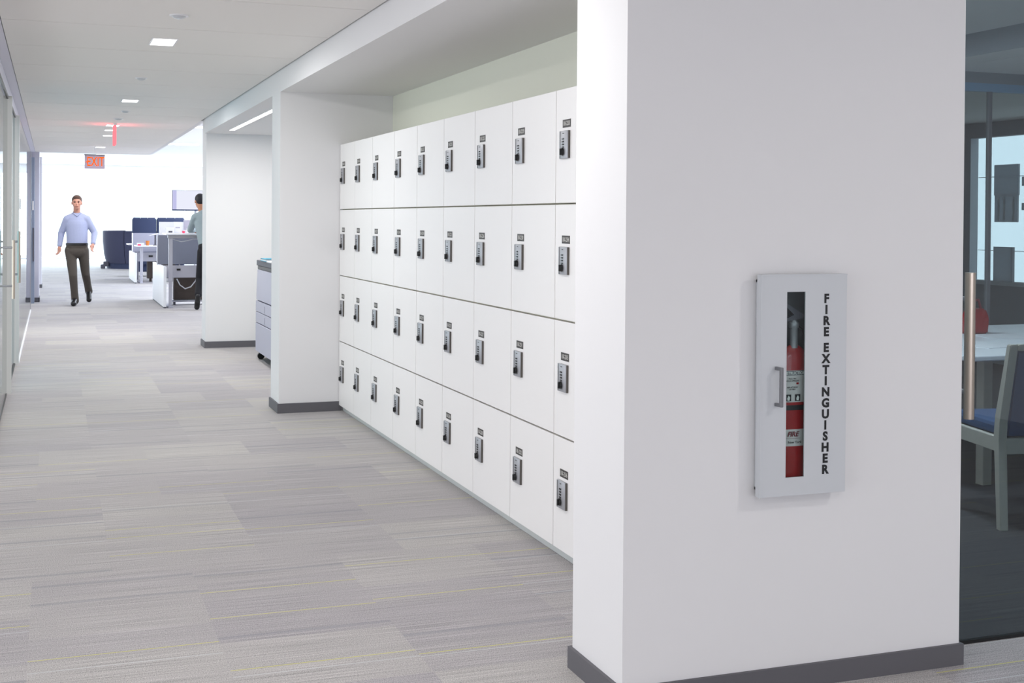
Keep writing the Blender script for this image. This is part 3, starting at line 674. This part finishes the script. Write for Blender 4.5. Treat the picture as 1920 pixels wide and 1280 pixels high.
    for s_ in 'RL':
        b.cap(V['hip'+s_], V['kn'+s_], .092, .066).cap(V['kn'+s_], V['an'+s_].lerp(V['kn'+s_], .1), .066, .054).cap(V['an'+s_].lerp(V['kn'+s_], .3), V['an'+s_]+(V['an'+s_]-V['kn'+s_]).normalized()*.03, .058, .060)
    remesh(b, 'trousers', mats['trousers'], .0085, t, 8)
    if belt:
        b = MB().lathe([(.165, -.018), (.172, -.016), (.172, .016), (.165, .018)], seg=48); b.bm.transform(Matrix.Translation(w_.lerp(p_, .52)) @ Matrix.Diagonal((1, .765, 1, 1))); world_child(b.build('belt', 'black', None, True), t); world_child(MB().box(-.02, .02, -.006, .004, -.016, .016, .003).build('buckle', 'alu', None, False, tuple(w_.lerp(p_, .52)-Vector((0, .132, 0)))), t) if False else None
        world_child(MB().cap(V['neck']+Vector((-.055, -.045, .012)), V['neck']+Vector((0, -.085, -.035)), .012, .010).cap(V['neck']+Vector((.055, -.045, .012)), V['neck']+Vector((0, -.085, -.035)), .012, .010).build('collar', mats['shirt'], None, True), t)
    for s_ in 'RL':
        a = V['an'+s_]; to = V['toe'+s_]; he = V['heel'+s_]
        b = MB().cap(a+(V['kn'+s_]-a)*.12, a, .043, .046).cap(a, a.lerp(he, .4), .046, .044).cap(he, to, .036, .040).cap(a, to, .043, .038).cap(he.lerp(to, .5), to, .043, .042).cap(a.lerp(he, .5), to.lerp(he, .25), .038, .032)
        remesh(b, 'shoe', 'black', .006, t, 2)
    return t
person('person in pale blue shirt and dark trousers walking towards the camera', dict(
    head=(.366, 21.26, 1.652), look=(-.05, -1, -.03), up=(0, 0, 1), neck=(.366, 21.32, 1.475), chest=(.368, 21.33, 1.29), waist=(.374, 21.32, 1.05), pelvis=(.372, 21.32, .93),
    shR=(.222, 21.32, 1.385), shL=(.520, 21.33, 1.385), elR=(.135, 21.40, 1.165), wrR=(.108, 21.34, .945), haR=(.088, 21.30, .80), elL=(.642, 21.36, 1.17), wrL=(.612, 21.18, .985), haL=(.575, 21.10, .86),
    thR=(.5, -1, 0), thL=(-.6, -1, 0), curlR=1, curlL=-1,
    hipR=(.275, 21.32, .885), hipL=(.465, 21.32, .885), knR=(.312, 21.22, .49), anR=(.345, 21.32, .105), toeR=(.318, 21.16, .042), heelR=(.347, 21.35, .040),
    knL=(.505, 21.40, .515), anL=(.562, 21.70, .225), toeL=(.565, 21.60, .075), heelL=(.570, 21.76, .185)),
    dict(skin='skin', hair='hair', shirt='shirt', trousers='trou'), origin=(.37, 21.3, 0))
person('person in grey-green shirt and black trousers leaning on the raised desk, seen from behind', dict(
    head=(2.165, 20.12, 1.675), look=(-.1, .85, -.45), up=(0, .45, .85), fringe=0, neck=(2.20, 20.03, 1.495), chest=(2.245, 20.02, 1.32), waist=(2.275, 19.93, 1.08), pelvis=(2.285, 19.88, .95),
    shR=(2.40, 20.05, 1.43), shL=(2.09, 20.04, 1.43), elR=(2.50, 20.30, 1.235), wrR=(2.40, 20.50, 1.225), haR=(2.32, 20.62, 1.21), elL=(2.035, 20.25, 1.235), wrL=(2.12, 20.47, 1.225), haL=(2.17, 20.60, 1.21),
    thR=(-1, .3, 0), thL=(1, .3, 0), curlR=-1, curlL=1,
    hipR=(2.37, 19.88, .90), hipL=(2.195, 19.88, .90), knR=(2.37, 19.96, .50), anR=(2.36, 19.90, .105), toeR=(2.37, 20.10, .042), heelR=(2.36, 19.87, .040),
    knL=(2.165, 20.05, .48), anL=(2.125, 19.86, .265), toeL=(2.10, 19.86, .045), heelL=(2.11, 19.80, .22)),
    dict(skin='skin2', hair='hair2', shirt='shirt2', trousers='trou2'), origin=(2.27, 19.9, 0), belt=False)

# ================================================================== GLASS-WALLED ROOM ON THE RIGHT
d4 = sroot('door_4')
MB().box(2.764, 6.4, 3.440, 3.452, .012, 2.9).build('glass', 'gdark', d4)
MB().box(2.764, 6.4, 3.436, 3.456, 0, .012).build('shadow_gap_strip', 'black', d4)  # black strip stands for the shadow gap beneath the glass
hb = MB().cyl((2.862, 3.385, .772), (2.862, 3.385, 1.258), .0175).build('pull_handle', 'steel', d4, True)
MB().cyl((2.862, 3.385, .86), (2.862, 3.44, .86), .008).cyl((2.862, 3.385, 1.17), (2.862, 3.44, 1.17), .008).build('standoff', 'alu', hb, True)
MB().cyl((2.862, 3.51, .772), (2.862, 3.51, 1.258), .0175).build('inner_handle', 'steel', d4, True)
struct('ceiling_meeting_room', MB().box(2.752, 5.35, 3.46, 12, 2.6, 2.7).box(5.35, 9.2, 3.46, 12, 2.46, 2.7), 'ceil')
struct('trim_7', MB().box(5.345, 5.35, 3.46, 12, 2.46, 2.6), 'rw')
struct('floor_meeting_room', MB().box(2.77, 9.0, 3.46, 12, 0, .003), mat('shade_toned_room_carpet', (66, 65, 68), .9, bump=.5, bscale=300, var=.15))  # corridor carpet toned darker, the room's dimness put into the colour
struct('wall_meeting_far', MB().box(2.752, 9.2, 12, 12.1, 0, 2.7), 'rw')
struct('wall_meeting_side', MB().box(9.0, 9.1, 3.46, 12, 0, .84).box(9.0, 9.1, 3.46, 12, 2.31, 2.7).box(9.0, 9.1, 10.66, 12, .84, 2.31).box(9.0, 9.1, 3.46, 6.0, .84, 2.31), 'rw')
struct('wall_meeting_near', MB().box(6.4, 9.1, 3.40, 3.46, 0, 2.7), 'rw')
w4 = sroot('window_4')
MB().box(8.98, 9.06, 6, 10.57, .80, .84).build('window_sill', 'whitep', w4)
for y in (7.2, 8.6, 9.6): MB().box(9.02, 9.06, y-.02, y+.02, .84, 2.31).build('mullion', 'metal', w4)
for z in (1.15, 1.9): MB().box(9.03, 9.045, 6, 10.57, z-.003, z+.003).build('glazing_bar', 'whitep', w4)
w5 = sroot('window_5')
MB().box(5.2, 8.98, 6.98, 7.03, 2.33, 2.385).build('head_rail', mat('pale_blue_rail', (150, 185, 215), .4), w5)
MB().box(6.055, 6.08, 6.99, 7.02, 0, 2.33).build('glass_joint', 'alu', w5)
MB().box(5.2, 8.98, 7.0, 7.01, 0.02, 2.33).build('glass', 'gclear', w5)
struct('trim_8', MB().box(5.2, 8.98, 6.98, 7.03, 2.385, 2.46), 'rw')
for x, y in ((3.9, 4.6), (3.9, 6.4)):  # invented lamps, added to brighten the dim room behind the glass
    t = thing('room_fill_light', 'added square fill light in the glass-walled room', 'ceiling light', (x, y, 2.6), 0, 'added fill lights in the glass-walled room')
    MB().box(-.1, .1, -.1, .1, -.003, -.001).build('diffuser', 'lamp', t)
    area('lamp_light', (0, 0, -.02), .2, .2, 38, (0, 0, 0), (.95, .97, 1), t)
t = thing('pinned_board', 'upper grey board with pale striped sheets against the meeting-room window', 'board', (9.01, 10.15, 1.46))
MB().box(0, .02, -.17, .17, .25, .56).build('board', 'gboard', t)
s = MB().box(0, .02, -.16, .16, -.02, .25).build('sheets', 'gboard', t)
for y in (-.11, .02, .10): MB().box(-.003, 0, y-.015, y+.015, 0, .23).build('stripe', 'stripe', s)
t = tag(MB().box(0, .02, -.13, .13, 0, .35).box(.0, .03, -.14, -.13, 0, .35).build('window_board', 'gboard', None, loc=(9.01, 10.19, .84)), 'lower plain grey board standing on the meeting-room window sill', 'board')
t = tag(MB().box(0, .02, -.35, .06, 0, .09).box(0, .02, -.35, .06, -.24, -.17).build('window_bar', 'gboard', None, loc=(9.01, 9.87, 1.80)), 'two grey horizontal bars across the bright meeting-room window', 'bars')
# table
t = thing('meeting_table', 'white meeting table behind the blue chair in the glass-walled room', 'table', (4.42, 5.22, 0))
MB().box(0, 2.6, 0, 1.6, .712, .74, .006).build('table_top', 'desk', t)
for x, y in ((.35, .3), (.35, 1.3), (2.2, .3), (2.2, 1.3)): MB().box(x-.03, x+.03, y-.03, y+.03, 0, .712, .004).build('leg', 'taupe', t)
for k, (x, y, a) in enumerate([(4.9, 5.75, .2), (5.42, 6.15, -.3), (5.95, 6.0, .5), (4.95, 6.45, .1)]):
    lab = ['sheet of white paper nearest the front edge of the meeting table', 'second white sheet deeper on the meeting table', 'tilted white sheet at the right of the meeting table', 'white sheet at the far side of the meeting table'][k]
    o = tag(MB().box(-.15, .15, -.21, .21, 0, .003).build('paper_sheet', 'paper', None, loc=(x, y, .74)), lab, 'paper', 'papers on the meeting table'); o.rotation_euler[2] = a
t = thing('red_bag', 'small red bag on the meeting table by the door handle', 'bag', (5.36, 6.30, .74))
MB().prism([(-.07, 0), (.07, 0), (.08, .10), (.05, .16), (-.04, .15), (-.08, .08)], 'y', -.05, .05, bev=.012).build('pouch', 'red', t); MB().tube([(-.04, 0, .14), (-.03, 0, .2), (.03, 0, .21), (.05, 0, .15)], .008).build('strap', 'maroon', t, True)
# chair, seen from behind
def chair(loc, rz, label):
    t = thing('dining_chair', label, 'chair', loc, rz, None)
    for sx in (-1, 1):
        x = sx*.245
        b = MB().prism([(-.265, 0), (-.225, 0), (-.195, .44), (-.20, .52), (-.30, .87), (-.335, .87), (-.245, .50), (-.235, .42)], 'x', x-.02, x+.02, bev=.004); b.build('rear_leg', 'taupe', t)
        MB().prism([(.225, 0), (.255, 0), (.262, .44), (.215, .44)], 'x', x-.02, x+.02, bev=.004).build('front_leg', 'taupe', t)
        MB().box(x-.014, x+.014, -.20, .22, .36, .43, .004).build('side_rail', 'taupe', t)
    MB().box(-.226, .226, -.235, -.205, .35, .425, .004).build('seat_rail', 'taupe', t)
    MB().box(-.226, .226, .225, .25, .36, .43, .004).build('front_rail', 'taupe', t)
    MB().box(-.235, .235, -.21, .265, .43, .49, .02).build('seat', 'blue', t)
    MB().prism([(-.235, .435), (-.205, .435), (-.285, .84), (-.318, .84)], 'x', -.222, .222, bev=.008).build('backrest', 'blue', t)
    MB().prism([(-.300, .842), (-.335, .842), (-.342, .872), (-.306, .872)], 'x', -.226, .226, bev=.004).build('top_rail', 'taupe', t)
    return t
chair((4.43, 4.85, 0), math.radians(-12), 'blue upholstered grey-framed chair behind the glass wall, seen from the back')
